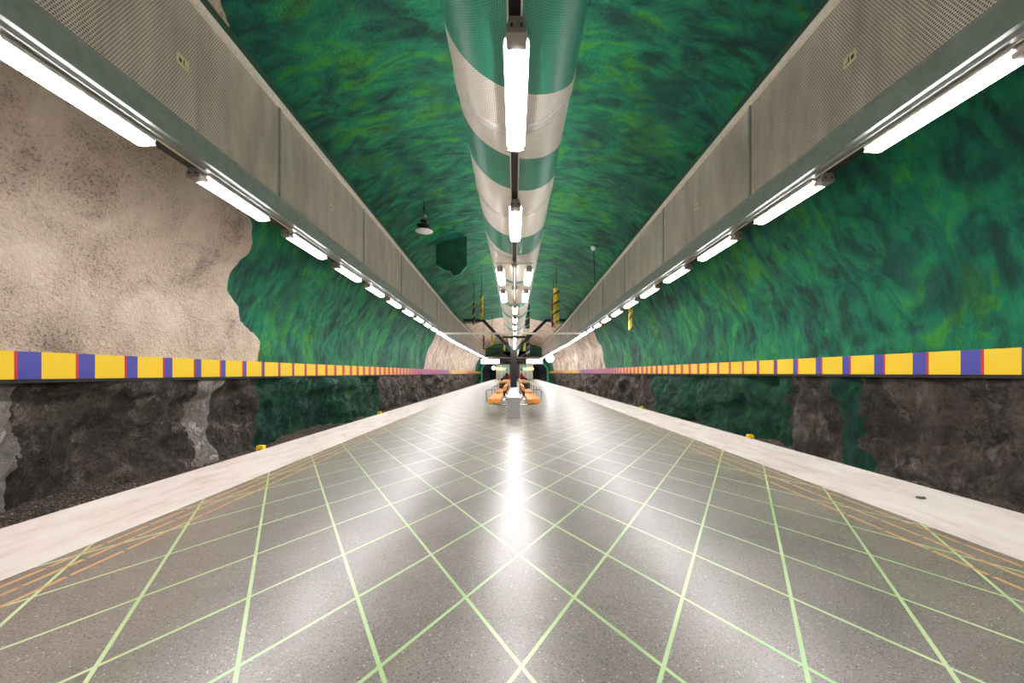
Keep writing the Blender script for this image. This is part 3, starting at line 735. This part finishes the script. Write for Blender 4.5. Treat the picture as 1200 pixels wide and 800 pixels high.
# small ceiling cup with a long rod
x, y, zt = PX(695.5, 296.5, 15.9); cz = ceil_h(x, y)
r = thing('ceiling_rod', 'thin dark rod hanging from a small white cup beside the right duct', 'rod', (x, y, cz))
MB().lathe([(.001, -.16), (.07, -.12), (.11, -.05), (.10, .04), (.001, .06)], seg=20).build('white_cup', M['white'], r, smooth=True)
MB().tube([(0, 0, -.1), (.06, 0, -1.5)], .016, 8).build('rod', M['dark'], r)

# dark green jagged panel on the vault
d = 15.6
c = [(165, 435), (178, 438), (190, 446), (203, 452), (215, 460), (228, 466), (240, 468), (250, 466), (258, 480), (268, 492), (280, 501), (292, 496), (300, 490), (308, 492), (320, 484), (330, 470), (342, 452), (350, 448), (357, 436)]
pts = [PX(480+a/5.33, 230+b/5.33, d) for a, b in c]; top = []
for p in reversed(pts): top.append((p[0], d, ceil_h(p[0], d)+.05))
m = MB(); n = len(pts)
vs = [(p[0], d, p[2]) for p in pts]+[(p[0], d, p[2]) for p in reversed(top)]
vs2 = [(a, b+.06, c_) for a, b, c_ in vs]
fs = []
for i in range(n-1): fs += [(i, i+1, n+i+1, n+i), (2*n+i, 3*n+i, 3*n+i+1, 2*n+i+1), (i, 2*n+i, 2*n+i+1, i+1)]
fs += [(0, n, 3*n, 2*n), (n-1, 3*n-1, 4*n-1, 2*n-1)]
r = thing('painted_baffle', 'dark green panel with a jagged lower edge under the vault, left of the pipe', 'panel', (0, 0, 0))
m.add(vs+vs2, fs).build('panel', M['baffle'], r)
e = MB(); e.tube([(p[0], d-.01, p[2]) for p in pts], .012, 6); e.build('torn_edge', M['greentile'], r)

# ------------------------------------------------------------ far signs, lamps, vestibule
for s, word in ((-1, 'left'), (1, 'right')):
    d = 54.5
    a, b = (563.5, 585.5) if s < 0 else (616.8, 636)
    x0, _, z1 = PX(a, 420.6, d); x1, _, z0 = PX(b, 426.2, d)
    r = thing('light_box_sign', 'white lit box sign hung under the far beam, %s of the column' % word, 'sign', ((x0+x1)/2, d, z0))
    hw = (x1-x0)/2
    MB().box(-hw, hw, 0, .25, 0, z1-z0, bev=.02).build('sign_case', M['beam'], r)
    MB().box(-hw+.05, hw-.05, -.012, 0, .05, z1-z0-.05).build('lit_face', M['sign'], r)
    if s < 0:
        q = MB()
        for k in range(5): q.box(-hw+.45+k*.12, -hw+.53+k*.12, -.02, -.012, .26, .36 if k % 2 else .33)
        q.build('sign_text', M['bracket'], r)
    for x in (-hw+.2, hw-.2): MB().tube([(x, .12, z1-z0-.01), (x, .6, EYE+2.32-.16-z0), (x, 1.1, EYE+2.32-.16-z0)], .02, 8).build('hanger', M['dark'], r)
    x2 = 590.5 if s < 0 else 611
    xa, _, _ = PX(585.6 if s < 0 else 611, 0, d); xb = PX(591 if s < 0 else 616, 0, d)[0]
    r = thing('dark_display', 'small black display case beside the %s lit sign' % word, 'sign', ((xa+xb)/2, d, z0))
    MB().box(-(xb-xa)/2, (xb-xa)/2, 0, .25, 0, z1-z0, bev=.02).build('case', M['dark'], r)
    MB().tube([(0, .12, z1-z0-.01), (0, .6, EYE+2.16-z0), (0, 1.1, EYE+2.16-z0)], .02, 8).build('hanger', M['dark'], r)
def globe(px, py, rp, d, lab):
    x, y, z = PX(px, py, d); rad = rp*d/F
    r = thing('globe_lamp', lab, 'lamp', (x, y, z), 'round white globes at the platform edges')
    MB().lathe([(rad*math.sin(math.pi*i/14)+.0005, -rad*math.cos(math.pi*i/14)) for i in range(15)], seg=28).build('globe', M['globe'], r, smooth=True)
    side = -1 if px < 603 else 1
    tx = duct_x(side, min(d, YD))+side*.2-x
    zt = EYE+2.24-z
    MB().tube([(0, 0, rad*.95), (0, 0, zt-.1), (tx, 0, zt-.06), (tx, 0, zt+.02)], .02, 8).build('stem', M['bracket'], r)
globe(644.5, 420, 4.5, 38, 'large glowing white globe below the right lamp row')
globe(578.5, 431, 2.2, 53, 'small glowing white globe below the far end of the left lamp row')
# glazed vestibule closing the platform
r = thing('glazed_vestibule', 'white-framed glazed entrance at the far end of the platform', 'entrance', (0, 66.5, 0))
MB().box(-3.1, 3.1, -.1, .5, 2.55, 3.0, bev=.03).build('header', M['dark'], r)
MB().box(-3.0, 3.0, .3, .5, 0, 2.55).build('back_screen', M['endwall'], r)
for x in (-3.0, -2.2, -1.5, -.9, -.3, .3, .9, 1.5, 2.2, 3.0): MB().box(x-.06, x+.06, -.05, .1, 0, 2.55).build('mullion', M['white'], r)
for a, b in ((-2.94, -2.26), (-2.14, -1.56), (-1.44, -.96), (.96, 1.44), (1.56, 2.14), (2.26, 2.94)): MB().box(a, b, .0, .03, .05, 2.5).build('glass_pane', M['doorglass'], r)
MB().box(-3.2, -2.0, -.22, -.1, 1.62, 1.88).build('yellow_sign', M['yellowsign'], r); MB().box(2.0, 3.2, -.22, -.1, 1.62, 1.88).build('yellow_sign', M['yellowsign'], r)
MB().box(-1.9, -1.2, -.22, -.1, 1.64, 1.80).build('green_sign', M['greensign'], r); MB().box(1.2, 1.9, -.22, -.1, 1.64, 1.80).build('green_sign', M['greensign'], r)

# yellow marker boxes on the platform lip
for x, y, lab in ((PL-.04, 5.47, 'small yellow marker box on the left platform lip, nearest one'), (PR+.04, 6.45, 'small yellow marker box on the right platform lip, nearest one'),
                  (PL-.04, 10.3, 'small yellow marker box on the left platform lip, second from the viewer'), (PR+.04, 12.0, 'small yellow marker box on the right platform lip, second from the viewer'),
                  (PL-.04, 19.5, 'tiny yellow marker box far along the left platform lip'), (PR+.04, 21.5, 'tiny yellow marker box far along the right platform lip')):
    r = thing('edge_marker', lab, 'marker', (x, y, -.05), 'yellow markers on the platform lips')
    MB().box(-.045, .045, 0, .07, -.06, .10, bev=.012).build('box', M['yellow'], r)
    MB().box(-.02, .02, -.004, 0, .02, .05).build('plate', M['dark'], r)

# scrap on the right edge strip
r = thing('litter_scrap', 'small dark crumpled scrap lying on the white strip on the right', 'litter', (3.40, 3.33, .002))
MB().lathe([(.001, 0), (.03, .001), (.034, .006), (.02, .012), (.012, .006), (.001, .009)], seg=7).build('crumpled_leaf', M['ink'], r)
MB().lathe([(.001, 0), (.012, .002), (.013, .008), (.001, .012)], (.036, .012, 0), 5).build('crumb', M['dark'], r)
